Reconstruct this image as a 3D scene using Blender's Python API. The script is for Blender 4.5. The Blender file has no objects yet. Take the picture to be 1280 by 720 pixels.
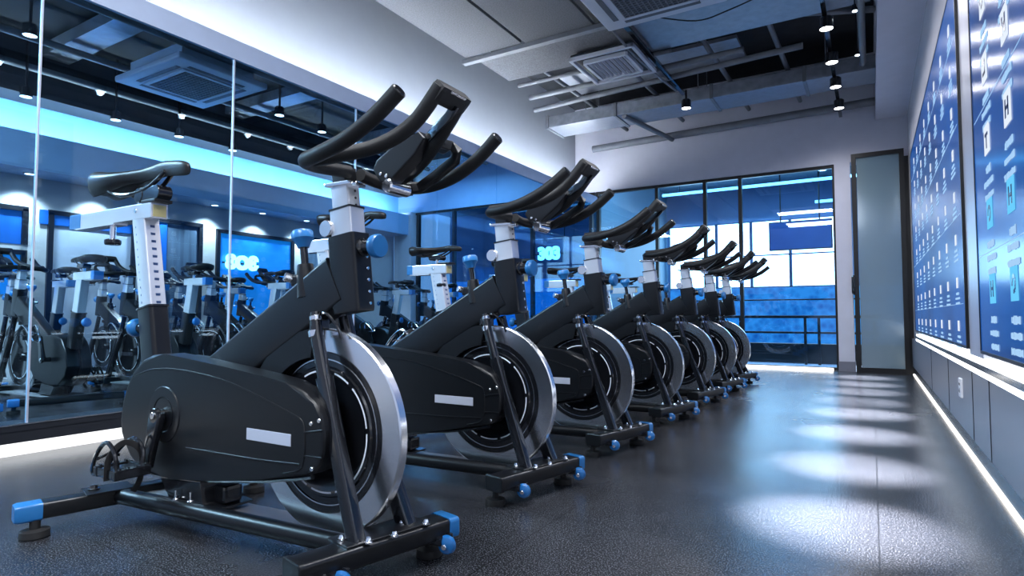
import bpy, bmesh, math, random
from mathutils import Vector, Matrix
random.seed(7)
S = bpy.context.scene
C = S.collection
PI = math.pi
# ------------------------------------------------------------------ camera
F_PX, CAM_H = 747.0, 0.66
PITCH, YAW = math.atan(36/747.0), math.radians(31.06)
cd = bpy.data.cameras.new('camera'); cam = bpy.data.objects.new('camera', cd); C.objects.link(cam)
cd.sensor_width = 36.0; cd.lens = F_PX/1280*36.0; cd.clip_start = .02; cd.clip_end = 100
cam.location = (0, 0, CAM_H); cam.rotation_euler = (PI/2+PITCH, 0, YAW)
S.camera = cam
# ------------------------------------------------------------------ view, world, area lights
vs = S.view_settings
vs.view_transform = 'Standard'; vs.look = 'None'; vs.gamma = 1.0; vs.use_curve_mapping = False; vs.exposure = 0.33
S.display_settings.display_device = 'sRGB'
w = bpy.data.worlds.new('world'); S.world = w; w.use_nodes = True
bg = w.node_tree.nodes['Background']; bg.inputs[0].default_value = (.50, .60, .85, 1); bg.inputs[1].default_value = .62

def area(name, loc, rot, sx, sy, power, col):
    l = bpy.data.lights.new(name, 'AREA'); l.shape = 'RECTANGLE'; l.size = sx; l.size_y = sy; l.energy = power; l.color = col
    o = bpy.data.objects.new(name, l); C.objects.link(o); o.location = loc; o.rotation_euler = rot; return o
area('ceiling_panel_light', (-1.1, 1.05, 3.14), (0, 0, 0), 1.6, .5, 70, (.90, .94, 1))  # soft fill lights added overhead, out of view
area('ceiling_panel_light', (-1.1, -.9, 3.12), (0, 0, 0), 1.6, .8, 90, (.90, .94, 1))
area('side_room_light', (-5.6, -.6, 3.05), (0, 0, 0), 2.6, .8, 430, (.84, .92, 1))  # added out of view to brighten the side room's soffit and wall
area('side_room_light', (-5.6, 7.4, 3.05), (0, 0, 0), 1.5, .3, 35, (.35, .65, 1))
area('far_room_light', (-1.2, 10.4, 3.1), (0, 0, 0), 2.4, .8, 50, (.32, .6, 1))
area('far_room_light', (-1.4, 8.9, 3.1), (0, 0, 0), 3.2, .3, 130, (.85, .92, 1))  # added behind the header to brighten the floor past the glazing
area('far_room_light', (-6, 10.4, 3.1), (0, 0, 0), 2.4, .8, 16, (.35, .65, 1))

# pixel -> point, used only while laying the place out
def ray(u, v):
    R = cam.rotation_euler.to_matrix()
    return R @ Vector(((u-640)/F_PX, -(v-360)/F_PX, -1))
def at(u, v, ax, val):
    d = ray(u, v); o = Vector((0, 0, CAM_H)); return o + d*((val-o[ax])/d[ax])

# ------------------------------------------------------------------ materials
MATS = {}
def mat(name, col, rough=.5, metal=0.0, emit=None, es=0.0, spec=.5, coat=0.0, bump=0.0, bscale=80, var=0.0, vscale=8, rvar=0.0, stretch=None):
    m = bpy.data.materials.new(name); m.use_nodes = True; nt = m.node_tree; b = nt.nodes['Principled BSDF']
    b.inputs['Base Color'].default_value = (*col, 1); b.inputs['Roughness'].default_value = rough
    b.inputs['Metallic'].default_value = metal; b.inputs['Specular IOR Level'].default_value = spec
    b.inputs['Coat Weight'].default_value = coat; b.inputs['Coat Roughness'].default_value = .1
    if emit: b.inputs['Emission Color'].default_value = (*emit, 1); b.inputs['Emission Strength'].default_value = es
    tc = nt.nodes.new('ShaderNodeTexCoord'); src = tc.outputs['Object']
    if stretch:
        mp = nt.nodes.new('ShaderNodeMapping'); mp.inputs['Scale'].default_value = stretch
        nt.links.new(src, mp.inputs[0]); src = mp.outputs[0]
    n = nt.nodes.new('ShaderNodeTexNoise'); n.inputs['Scale'].default_value = vscale; n.inputs['Detail'].default_value = 5
    nt.links.new(src, n.inputs['Vector'])
    if var:
        r = nt.nodes.new('ShaderNodeMapRange'); r.inputs[1].default_value = .3; r.inputs[2].default_value = .7
        r.inputs[3].default_value = 1-var; r.inputs[4].default_value = 1+var
        mx = nt.nodes.new('ShaderNodeVectorMath'); mx.operation = 'SCALE'; mx.inputs[0].default_value = col
        nt.links.new(n.outputs[0], r.inputs[0]); nt.links.new(r.outputs[0], mx.inputs['Scale']); nt.links.new(mx.outputs[0], b.inputs['Base Color'])
    if rvar:
        r = nt.nodes.new('ShaderNodeMapRange'); r.inputs[1].default_value = .3; r.inputs[2].default_value = .7
        r.inputs[3].default_value = max(0, rough-rvar); r.inputs[4].default_value = rough+rvar
        nt.links.new(n.outputs[0], r.inputs[0]); nt.links.new(r.outputs[0], b.inputs['Roughness'])
    if bump:
        n2 = nt.nodes.new('ShaderNodeTexNoise'); n2.inputs['Scale'].default_value = bscale; n2.inputs['Detail'].default_value = 3
        nt.links.new(src, n2.inputs['Vector'])
        bp = nt.nodes.new('ShaderNodeBump'); bp.inputs['Strength'].default_value = bump; bp.inputs['Distance'].default_value = .002
        nt.links.new(n2.outputs[0], bp.inputs['Height']); nt.links.new(bp.outputs[0], b.inputs['Normal'])
    MATS[name] = m; return m
BLK = mat('black_satin_plastic', (.0055, .0062, .008), .33, spec=.32, bump=.08, bscale=400, var=.1)
FRM = mat('black_frame_paint', (.0065, .0072, .0092), .28, spec=.4, coat=.06, var=.08)
GLO = mat('black_gloss_paint', (.008, .009, .012), .16, coat=.5, var=.05)
GRIP = mat('black_grip_foam', (.0075, .0078, .009), .48, spec=.4, bump=.3, bscale=600, var=.1)
LTH = mat('dark_saddle_vinyl', (.007, .0066, .007), .36, spec=.4, bump=.15, bscale=300, var=.15)
CHR = mat('polished_chrome', (.86, .88, .92), .16, 1.0)
ALU = mat('brushed_steel', (.90, .92, .96), .22, 1.0)
SLV = mat('bright_silver_plate', (.80, .82, .86), .24, .65)
BLU = mat('blue_plastic', (.016, .165, .44), .32, coat=.3, var=.06)
BLG = mat('blue_caster_urethane', (.012, .13, .38), .15, coat=.5, var=.05)
RUB = mat('black_rubber', (.012, .012, .013), .7, var=.1)
RPL = mat('satin_metal_plate', (.30, .31, .33), .45, .3, var=.05)
BDG = mat('silver_badge', (.62, .64, .74), .35, .3, var=.04)
WHT = mat('white_decal_paint', (.8, .83, .9), .4, var=.03)
YEL = mat('brass_tube_lining', (.55, .48, .22), .4, .4, var=.1)
LBK = mat('perforated_scale_marks', (.02, .05, .14), .4, var=.1)
WALL = mat('pale_grey_paint', (.52, .53, .61), .55, var=.03, bump=.05)
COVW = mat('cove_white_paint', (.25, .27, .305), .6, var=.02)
LIP = mat('lip_grey_blue_paint', (.62, .72, .92), .5, var=.03)
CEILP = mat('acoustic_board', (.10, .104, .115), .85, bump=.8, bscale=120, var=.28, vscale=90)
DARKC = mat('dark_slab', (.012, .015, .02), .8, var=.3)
GALV = mat('galvanised_sheet', (.22, .24, .28), .42, .5, var=.2, vscale=14, rvar=.1)
PIPE = mat('painted_conduit', (.14, .15, .17), .5, .2, var=.15)
ACW = mat('ac_casing', (.40, .42, .48), .45, var=.03)
GRL = mat('dark_grille', (.06, .065, .08), .6, var=.2)
WAIN = mat('brushed_wall_panel', (.19, .195, .235), .33, .35, var=.03, stretch=(8, 8, .4), vscale=20)
PIL = mat('brushed_metal_pillar', (.52, .53, .60), .34, .35, var=.06, stretch=(8, 8, .4), vscale=20)
GLW = mat('glossy_upper_wall', (.60, .60, .64), .22, .1, var=.05, vscale=3)
BASE = mat('mirror_plinth_black', (.02, .022, .028), .35, var=.1)
SKIRT = mat('polished_skirting', (.10, .12, .15), .15, .7, var=.05)
BGREY = mat('side_room_grey_wall', (.42, .42, .43), .6, var=.06, vscale=3)
BUPP = mat('side_room_blue_upper_wall', (.20, .46, .85), .5, var=.03)
BSOF = mat('side_room_soffit_paint', (.28, .44, .66), .5, var=.03)
BSTEEL = mat('side_room_white_panel', (.30, .34, .42), .5, var=.05)
BWIN = mat('side_room_blue_window', (.01, .07, .28), .15, var=.2, vscale=2, emit=(.01, .12, .45), es=.25, stretch=(1, 3, .3))
BWING = mat('side_room_smoked_window', (.06, .09, .13), .2, var=.4, vscale=3, stretch=(1, 4, .2))
BWIN2 = mat('lit_blue_window', (.01, .10, .4), .2, emit=(.01, .27, .75), es=.5, var=.15)
BLKF = mat('black_window_frame', (.006, .0065, .008), .35, spec=.35, var=.1)
TEAL = mat('far_room_teal_wall', (.06, .14, .20), .5, var=.1, vscale=2)
FARW = mat('far_room_blue_wall', (.045, .115, .24), .5, var=.1, vscale=2)
FARF = mat('far_room_floor', (.55, .62, .75), .3, var=.05)
OUTL = mat('white_socket_plastic', (.7, .7, .74), .4, var=.02)
FROST = None
def emis(name, col, s):
    m = bpy.data.materials.new(name); m.use_nodes = True; nt = m.node_tree; nt.nodes.clear()
    o = nt.nodes.new('ShaderNodeOutputMaterial'); e = nt.nodes.new('ShaderNodeEmission')
    e.inputs[0].default_value = (*col, 1); e.inputs[1].default_value = s; nt.links.new(e.outputs[0], o.inputs[0]); return m
LEDW = emis('led_white', (.85, .93, 1), 9)
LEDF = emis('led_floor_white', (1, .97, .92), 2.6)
LEDL = emis('led_plinth_white', (.95, .97, 1), 1.3)
LEDS = emis('led_ledge_white', (.88, .93, 1), 4)
LEDC = emis('cove_led_a', (.88, .94, 1), 85)
LEDCB = emis('cove_led_b', (1, .98, .94), 46)
LAMP = emis('lamp_lens', (1, .98, .95), 14)
LAMPB = emis('lamp_lens_cool', (.75, .9, 1), 9)
NEON = emis('neon_tube', (.25, .78, 1), 5)
TUBE = emis('blue_led_tube', (.22, .62, 1), 4)
DAY = emis('bright_daylight_pane', (.76, .89, 1), 6)
ICOW = emis('screen_icon_white', (.8, .88, 1), .8)
ICOB = emis('screen_icon_blue', (.15, .62, 1), .8)
TXT = emis('screen_caption_blue', (.42, .68, 1), .75)

def glass(name, tint, gl=.08, rough=0.0, diff=0.0, dcol=(.5, .6, .65)):
    m = bpy.data.materials.new(name); m.use_nodes = True; nt = m.node_tree; nt.nodes.clear()
    o = nt.nodes.new('ShaderNodeOutputMaterial'); t = nt.nodes.new('ShaderNodeBsdfTransparent'); t.inputs[0].default_value = (*tint, 1)
    g = nt.nodes.new('ShaderNodeBsdfGlossy'); g.inputs['Roughness'].default_value = rough; g.inputs[0].default_value = (.8, .9, 1, 1)
    mx = nt.nodes.new('ShaderNodeMixShader'); mx.inputs[0].default_value = gl
    last = t.outputs[0]
    if diff:
        d = nt.nodes.new('ShaderNodeBsdfDiffuse'); d.inputs[0].default_value = (*dcol, 1)
        m2 = nt.nodes.new('ShaderNodeMixShader'); m2.inputs[0].default_value = diff
        nt.links.new(last, m2.inputs[1]); nt.links.new(d.outputs[0], m2.inputs[2]); last = m2.outputs[0]
    nt.links.new(last, mx.inputs[1]); nt.links.new(g.outputs[0], mx.inputs[2]); nt.links.new(mx.outputs[0], o.inputs[0]); return m
GLS = glass('blue_tinted_glass', (.70, .88, .98), .04)
GLS2 = glass('clear_end_glass', (.66, .86, 1.0), .05)
FROST = glass('frosted_door_glass', (.30, .46, .52), .16, .12, .5, (.22, .32, .36))

def floor_mat():
    m = bpy.data.materials.new('speckled_dark_tile'); m.use_nodes = True; nt = m.node_tree; b = nt.nodes['Principled BSDF']; L = nt.links; b.inputs['Specular IOR Level'].default_value = .42
    tc = nt.nodes.new('ShaderNodeTexCoord')
    n = nt.nodes.new('ShaderNodeTexNoise'); n.inputs['Scale'].default_value = 240; n.inputs['Detail'].default_value = 2
    L.new(tc.outputs['Object'], n.inputs['Vector'])
    r = nt.nodes.new('ShaderNodeValToRGB'); r.color_ramp.elements[0].position = .50; r.color_ramp.elements[0].color = (.012, .013, .016, 1)
    r.color_ramp.elements[1].position = .70; r.color_ramp.elements[1].color = (.105, .11, .125, 1); L.new(n.outputs[0], r.inputs[0])
    n2 = nt.nodes.new('ShaderNodeTexNoise'); n2.inputs['Scale'].default_value = 1.6; n2.inputs['Detail'].default_value = 3; L.new(tc.outputs['Object'], n2.inputs['Vector'])
    sc = nt.nodes.new('ShaderNodeMapRange'); sc.inputs[1].default_value = .3; sc.inputs[2].default_value = .7; sc.inputs[3].default_value = .7; sc.inputs[4].default_value = 1.35; L.new(n2.outputs[0], sc.inputs[0])
    vm = nt.nodes.new('ShaderNodeVectorMath'); vm.operation = 'SCALE'; L.new(r.outputs[0], vm.inputs[0]); L.new(sc.outputs[0], vm.inputs['Scale'])
    br = nt.nodes.new('ShaderNodeTexBrick'); br.offset = 0; br.inputs['Scale'].default_value = 1; br.inputs['Mortar Size'].default_value = .0022
    br.inputs['Brick Width'].default_value = .9; br.inputs['Row Height'].default_value = .9; br.inputs['Color1'].default_value = (1, 1, 1, 1); br.inputs['Color2'].default_value = (.94, .94, .94, 1); br.inputs['Mortar'].default_value = (.35, .35, .35, 1)
    L.new(tc.outputs['Object'], br.inputs['Vector'])
    ml = nt.nodes.new('ShaderNodeVectorMath'); ml.operation = 'MULTIPLY'; L.new(vm.outputs[0], ml.inputs[0]); L.new(br.outputs[0], ml.inputs[1]); L.new(ml.outputs[0], b.inputs['Base Color'])
    rr = nt.nodes.new('ShaderNodeMapRange'); rr.inputs[1].default_value = .3; rr.inputs[2].default_value = .7; rr.inputs[3].default_value = .20; rr.inputs[4].default_value = .28; L.new(n2.outputs[0], rr.inputs[0]); L.new(rr.outputs[0], b.inputs['Roughness'])
    n3 = nt.nodes.new('ShaderNodeTexNoise'); n3.inputs['Scale'].default_value = 140; L.new(tc.outputs['Object'], n3.inputs['Vector'])
    bp = nt.nodes.new('ShaderNodeBump'); bp.inputs['Strength'].default_value = .35; bp.inputs['Distance'].default_value = .002; L.new(n3.outputs[0], bp.inputs['Height']); L.new(bp.outputs[0], b.inputs['Normal'])
    return m
FLOOR = floor_mat()
def screen_mat():
    m = bpy.data.materials.new('blue_display_face'); m.use_nodes = True; nt = m.node_tree; b = nt.nodes['Principled BSDF']; L = nt.links
    b.inputs['Base Color'].default_value = (.004, .02, .07, 1); b.inputs['Roughness'].default_value = .18; b.inputs['Specular IOR Level'].default_value = .2
    tc = nt.nodes.new('ShaderNodeTexCoord'); n = nt.nodes.new('ShaderNodeTexNoise'); n.inputs['Scale'].default_value = 1.1; n.inputs['Detail'].default_value = 2
    L.new(tc.outputs['Object'], n.inputs['Vector'])
    r = nt.nodes.new('ShaderNodeValToRGB'); r.color_ramp.elements[0].position = .35; r.color_ramp.elements[0].color = (.004, .05, .24, 1)
    r.color_ramp.elements[1].position = .7; r.color_ramp.elements[1].color = (.008, .13, .55, 1); L.new(n.outputs[0], r.inputs[0])
    L.new(r.outputs[0], b.inputs['Emission Color']); b.inputs['Emission Strength'].default_value = .5; return m
SCRN = screen_mat()
SCRD = mat('dark_glyph', (.004, .03, .12), .2, var=.02)
def mural_mat():
    m = bpy.data.materials.new('backlit_blue_crowd_picture'); m.use_nodes = True; nt = m.node_tree; nt.nodes.clear(); L = nt.links
    o = nt.nodes.new('ShaderNodeOutputMaterial'); e = nt.nodes.new('ShaderNodeEmission'); L.new(e.outputs[0], o.inputs[0])
    tc = nt.nodes.new('ShaderNodeTexCoord'); v = nt.nodes.new('ShaderNodeTexVoronoi'); v.inputs['Scale'].default_value = 9; L.new(tc.outputs['Object'], v.inputs['Vector'])
    n = nt.nodes.new('ShaderNodeTexNoise'); n.inputs['Scale'].default_value = 4; n.inputs['Detail'].default_value = 4; L.new(tc.outputs['Object'], n.inputs['Vector'])
    mx = nt.nodes.new('ShaderNodeMath'); mx.operation = 'MULTIPLY_ADD'; mx.inputs[1].default_value = .55; L.new(v.outputs['Distance'], mx.inputs[0]); L.new(n.outputs[0], mx.inputs[2])
    r = nt.nodes.new('ShaderNodeValToRGB'); r.color_ramp.elements[0].position = .45; r.color_ramp.elements[0].color = (.015, .15, .52, 1)
    r.color_ramp.elements[1].position = .95; r.color_ramp.elements[1].color = (.06, .38, .9, 1); L.new(mx.outputs[0], r.inputs[0]); L.new(r.outputs[0], e.inputs[0]); e.inputs[1].default_value = .8
    return m
MURAL = mural_mat()

# ------------------------------------------------------------------ mesh helpers
def NB(): return bmesh.new()
def box(bm, c, s, rot=None, bev=0.0, seg=2):
    t = bmesh.new(); bmesh.ops.create_cube(t, size=1)
    for v in t.verts: v.co = Vector((v.co.x*s[0], v.co.y*s[1], v.co.z*s[2]))
    if bev: bmesh.ops.bevel(t, geom=t.edges[:], offset=min(bev, min(s)*.45), segments=seg, profile=.7, affect='EDGES')
    M = Matrix.Translation(c) @ (rot.to_4x4() if rot else Matrix())
    merge(bm, t, M); return bm
def merge(bm, t, M=Matrix()):
    vm = {}
    for v in t.verts: vm[v] = bm.verts.new(M @ v.co)
    for f in t.faces:
        try: nf = bm.faces.new([vm[v] for v in f.verts]); nf.smooth = f.smooth
        except ValueError: pass
    t.free()
def catmull(p, n=6):
    p = [Vector(q) for q in p]; out = []
    for i in range(len(p)-1):
        a = p[max(i-1, 0)]; b = p[i]; c = p[i+1]; d = p[min(i+2, len(p)-1)]
        for k in range(n):
            t = k/n; out.append(.5*((2*b)+(c-a)*t+(2*a-5*b+4*c-d)*t*t+(3*b-a-3*c+d)*t**3))
    out.append(p[-1]); return out
def tube(bm, pts, r, n=12, prof=None, up=Vector((0, 1, 0)), smooth=True, closed=False):
    pts = [Vector(p) for p in pts]; m = len(pts)
    rr = r if isinstance(r, (list, tuple)) else [r]*m
    rings = []
    for i, p in enumerate(pts):
        if closed: d = (pts[(i+1) % m]-pts[i-1])
        else: d = pts[min(i+1, m-1)]-pts[max(i-1, 0)]
        d.normalize(); s = d.cross(up)
        if s.length < 1e-4: s = d.cross(Vector((1, 0, 0)))
        s.normalize(); t = s.cross(d)
        ring = []
        if prof is None:
            for k in range(n):
                a = 2*PI*k/n; ring.append(bm.verts.new(p+(s*math.cos(a)+t*math.sin(a))*rr[i]))
        else:
            for (a, b) in prof: ring.append(bm.verts.new(p+s*a*rr[i]+t*b*rr[i]))
        rings.append(ring)
    k_ = len(rings[0])
    for i in range(m if closed else m-1):
        A = rings[i]; B = rings[(i+1) % m]
        for k in range(k_):
            f = bm.faces.new((A[k], A[(k+1) % k_], B[(k+1) % k_], B[k])); f.smooth = smooth
    if not closed:
        bm.faces.new(rings[0][::-1]); bm.faces.new(rings[-1])
    return bm
def rrect(a, b, r, n=4):
    out = []
    for (cx, cy, a0) in ((a-r, b-r, 0), (-a+r, b-r, PI/2), (-a+r, -b+r, PI), (a-r, -b+r, 1.5*PI)):
        for k in range(n+1):
            t = a0+PI/2*k/n; out.append((cx+r*math.cos(t), cy+r*math.sin(t)))
    return out
def prism_y(bm, outline, y0, y1, bev=0.0, smooth=False, seg=3):
    t = bmesh.new()
    A = [t.verts.new((x, y0, z)) for x, z in outline]; B = [t.verts.new((x, y1, z)) for x, z in outline]
    n = len(A); fa = t.faces.new(A); fb = t.faces.new(B[::-1])
    for i in range(n):
        f = t.faces.new((A[i], B[i], B[(i+1) % n], A[(i+1) % n])); f.smooth = True
    if bev:
        ed = [e for e in t.edges if abs(e.verts[0].co.y-e.verts[1].co.y) < 1e-6]
        r = bmesh.ops.bevel(t, geom=ed, offset=bev, segments=seg, profile=.6, affect='EDGES')
        for f in r['faces']: f.smooth = True
    merge(bm, t); return bm
def lathe(bm, prof, M=Matrix(), n=32, smooth=True):
    """prof: list of (r, h); axis +Z then transformed by M"""
    t = bmesh.new(); rings = []
    for (r, h) in prof:
        if r < 1e-5: rings.append([t.verts.new((0, 0, h))])
        else: rings.append([t.verts.new((r*math.cos(2*PI*k/n), r*math.sin(2*PI*k/n), h)) for k in range(n)])
    for A, B in zip(rings, rings[1:]):
        for k in range(n):
            a0 = A[k % len(A)]; a1 = A[(k+1) % len(A)]; b0 = B[k % len(B)]; b1 = B[(k+1) % len(B)]
            vs_ = []
            for q in (a0, a1, b1, b0):
                if q not in vs_: vs_.append(q)
            if len(vs_) > 2:
                f = t.faces.new(vs_); f.smooth = smooth
    merge(bm, t, M); return bm
def axis(loc, d):
    q = Vector((0, 0, 1)).rotation_difference(Vector(d).normalized()); return Matrix.Translation(loc) @ q.to_matrix().to_4x4()
def cyl(bm, loc, d, r, h, n=24, bev=.002):
    return lathe(bm, [(0, 0), (r-bev, 0), (r, bev), (r, h-bev), (r-bev, h), (0, h)], axis(loc, d), n)
def ringseg(bm, cx, cz, y0, y1, r0, r1, a0, a1, n=24):
    pts = []
    for k in range(n+1):
        a = a0+(a1-a0)*k/n
        pts.append([bm.verts.new((cx+r*math.cos(a), y, cz+r*math.sin(a))) for (r, y) in ((r0, y0), (r1, y0), (r1, y1), (r0, y1))])
    for A, B in zip(pts, pts[1:]):
        for k in range(4):
            f = bm.faces.new((A[k], A[(k+1) % 4], B[(k+1) % 4], B[k])); f.smooth = True
    bm.faces.new(pts[0]); bm.faces.new(pts[-1][::-1]); return bm
def obj(name, bm, m, parent=None, label=None, autos=True):
    bmesh.ops.recalc_face_normals(bm, faces=bm.faces[:])
    if autos:
        for e in bm.edges:
            if len(e.link_faces) == 2 and e.calc_face_angle(0) > .6: e.smooth = False
    me = bpy.data.meshes.new(name); bm.to_mesh(me); bm.free()
    me.materials.append(m); o = bpy.data.objects.new(name, me); C.objects.link(o)
    if parent is not None: o.parent = parent
    if label: o['label'] = label
    return o
def tag(o, label, cat, group=None):
    o['label'] = label; o['category'] = cat
    if group: o['group'] = group
    return o
def thing(name, label, cat, loc=(0, 0, 0), rz=0, group=None):
    o = bpy.data.objects.new(name, None); o.empty_display_size = .1; C.objects.link(o); o.location = loc; o.rotation_euler = (0, 0, rz)
    return tag(o, label, cat, group)
def struct(name, bm, m, parent=None):
    o = obj(name, bm, m, parent)
    if parent is None: o['kind'] = 'structure'
    return o
def B(lo, hi, bev=0.0):
    bm = NB(); lo = Vector(lo); hi = Vector(hi); box(bm, (lo+hi)/2, hi-lo, bev=bev); return bm
def kids(o): return [c for c in bpy.data.objects if c.parent == o]
def copy_tree(o, parent=None):
    c = o.copy(); C.objects.link(c)
    if parent is not None: c.parent = parent
    for ch in kids(o): copy_tree(ch, c)
    return c

# ------------------------------------------------------------------ the setting
GX, WX, BY, CZ = -3.5, .385, 8.3, 3.2
struct('floor', B((-9.2, -2.5, -.1), (1.2, BY, 0)), FLOOR)
struct('floor_far_room', B((-9.2, BY, -.1), (1.2, 12.6, 0)), FARF)
# ceiling slab high above the open grid
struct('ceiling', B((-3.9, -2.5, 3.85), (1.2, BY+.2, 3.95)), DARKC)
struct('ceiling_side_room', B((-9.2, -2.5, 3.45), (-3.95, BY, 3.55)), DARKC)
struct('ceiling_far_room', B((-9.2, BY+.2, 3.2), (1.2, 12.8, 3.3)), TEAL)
# left: plinth, glass in the mirror's place, lip, recessed wall
struct('baseboard_left', B((GX-.14, -1.5, 0.115), (GX, BY, .15)), BASE)
struct('trim_31', B((GX+.0005, -1.5, .144), (GX+.004, BY, .151)), ALU)
struct('trim_1', B((GX-.14, -1.5, .06), (GX-.004, BY, .115)), BASE)
struct('trim_2', B((GX-.10, -1.5, .0), (GX-.012, BY, .06)), LEDL)
seams = [-1.0, .28, 1.285, 2.33, 3.4, 4.45, 5.5, 6.55, 7.5, BY]
for i, (a, b) in enumerate(zip(seams, seams[1:])):
    struct('window_%d' % (i+1), B((GX-.016, a+.004, .15), (GX-.006, b-.004, 2.33)), GLS)
for i, a in enumerate(seams[1:5]):
    struct('trim_%d' % (i+3), B((GX-.018, a-.004, .15), (GX-.002, a+.004, 2.33)), BDG)
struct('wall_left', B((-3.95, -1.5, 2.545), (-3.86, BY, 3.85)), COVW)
bm = NB(); prism_y(bm, [(GX-.36, 2.545), (GX-.024, 2.385), (GX-.024, 2.40), (GX-.36, 2.56)], -1.5, BY); box(bm, (GX-.012, (BY-1.5)/2, 2.395), (.024, BY+1.5, .13))
struct('trim_8', bm, LIP)
struct('trim_9', B((GX-.085, -1.4, 2.44), (GX-.045, BY-.25, 2.450)), LEDC)
# back wall: header, pillar, door and glazing
struct('wall_back', B((-3.95, BY, 2.54), (1.2, BY+.18, 3.85)), WALL)
struct('wall_back_pillar', B((-.36, BY, .12), (-.19, BY+.18, 2.54)), WALL)
struct('baseboard_back', B((-.365, BY-.005, 0), (-.185, BY+.18, .12)), WAIN)
struct('wall_back_return', B((.36, BY-.02, 0), (WX+.2, BY+.18, 2.54)), BLKF)
struct('wall_back_side_room', B((-9.2, BY, 2.54), (-3.95, BY+.18, 3.5)), BSOF)
bm = NB()
xs = [-3.5, -2.6, -1.93, -1.47, -.36]
for x in xs: box(bm, (x, BY+.05, 1.27), (.045 if x not in (-3.5, -.36) else .05, .07, 2.54))
box(bm, (-1.93, BY+.05, 2.52), (3.1, .06, .04)); box(bm, (-1.93, BY+.05, .02), (3.1, .06, .04))
wf = struct('window_10', B((-3.5, BY+.045, .04), (-.37, BY+.055, 2.5)), GLS2); struct('window_frame', bm, BLKF, wf)
bm = NB()
for x in (-7.0, -6.2, -4.64, -3.62): box(bm, (x, BY+.05, 1.27), (.05, .07, 2.54))
box(bm, (-5.7, BY+.05, 2.52), (4.3, .06, .04)); box(bm, (-5.7, BY+.05, .03), (4.3, .06, .06))
wf = struct('window_11', B((-7.8, BY+.045, .04), (-3.6, BY+.055, 2.5)), GLS2); struct('window_frame', bm, BLKF, wf)
struct('wall_side_room_pillar', B((-7.45, BY-.1, 0), (-7.05, BY+.1, 2.54)), WALL)
struct('trim_30', B((-3.4, BY-.03, .0), (-.42, BY-.003, .035)), LEDF)  # glowing strip added for the bright band of floor at the sill
# door leaf, black framed frosted glass, at the right end of the back wall
dr = B((-.12, BY-.055, .05), (.31, BY-.045, 2.57)); do = struct('door_1', dr, FROST)
bm = NB()
box(bm, (-.15, BY-.05, 1.31), (.05, .05, 2.62)); box(bm, (.335, BY-.05, 1.31), (.05, .05, 2.62))
box(bm, (.0925, BY-.05, 2.595), (.44, .05, .05)); box(bm, (.0925, BY-.05, .03), (.44, .05, .06))
struct('door_frame', bm, BLKF, do)
bm = NB(); tube(bm, catmull([(-.185, BY-.075, 1.13), (-.185, BY-.13, 1.12), (-.185, BY-.13, .96), (-.185, BY-.075, .95)], 5), .018, 8)
box(bm, (-.16, BY-.06, 1.04), (.05, .03, .24), bev=.01); struct('door_handle', bm, GLO, do)
# right wall
struct('wall_right', B((WX+.02, -.6, 0), (WX+.25, BY, 3.1)), GLW)
struct('trim_10', B((WX-.005, -.5, .10), (WX+.02, BY-.1, .415)), WAIN)
struct('baseboard_right', B((WX+.004, -.5, .022), (WX+.02, BY-.1, .10)), SKIRT)
struct('trim_11', B((WX-.003, -.5, .0), (WX+.018, BY-.1, .012)), LEDF)
struct('trim_12', B((WX-.012, -.5, .418), (WX+.02, BY-1.0, .446)), LEDS)
struct('trim_13', B((WX-.022, -.5, .446), (WX+.02, BY-1.0, .470)), SKIRT)
struct('trim_14', B((WX-.008, -.5, .474), (WX+.02, BY-1.0, .486)), LEDS)
struct('trim_15', B((WX-.006, 3.04, .49), (WX+.02, 3.43, 3.0)), PIL)
for i, y in enumerate((2.0, 2.94, 3.4, 4.4, 5.6)):
    struct('trim_%d' % (16+i), B((WX-.0075, y-.002, .10), (WX-.004, y+.002, .415)), BASE)
struct('ceiling_soffit', B((.09, -.6, 3.02), (WX+.3, BY, 3.84)), WALL)
# ---- side room shell, modelled in place of the mirror's reflection
struct('wall_side_room', B((-7.7, -2.5, 0), (-7.55, BY, 2.6)), BGREY)
bm = B((-7.55, -2.5, 2.13), (-7.12, BY, 2.18)); box(bm, (-7.13, 2.9, 2.32), (.03, 10.8, .34))
struct('ceiling_side_soffit', bm, BSOF)
struct('trim_21', B((-7.22, -2.0, 2.43), (-7.15, BY-.3, 2.45)), LEDCB)
struct('wall_side_room_upper', B((-7.55, -2.5, 2.19), (-7.45, BY, 2.86)), BUPP)
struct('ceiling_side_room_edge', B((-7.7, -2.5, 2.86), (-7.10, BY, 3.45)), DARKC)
# ---- far room shell
struct('wall_far_room', B((-9.2, 12.2, 0), (1.2, 12.4, 3.3)), FARW)
struct('wall_far_right', B((.6, BY+.2, 0), (.7, 12.4, 3.3)), FARW)
struct('wall_far_divider', B((-3.72, BY+.2, 0), (-3.6, 12.2, 3.3)), TEAL)

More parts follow.
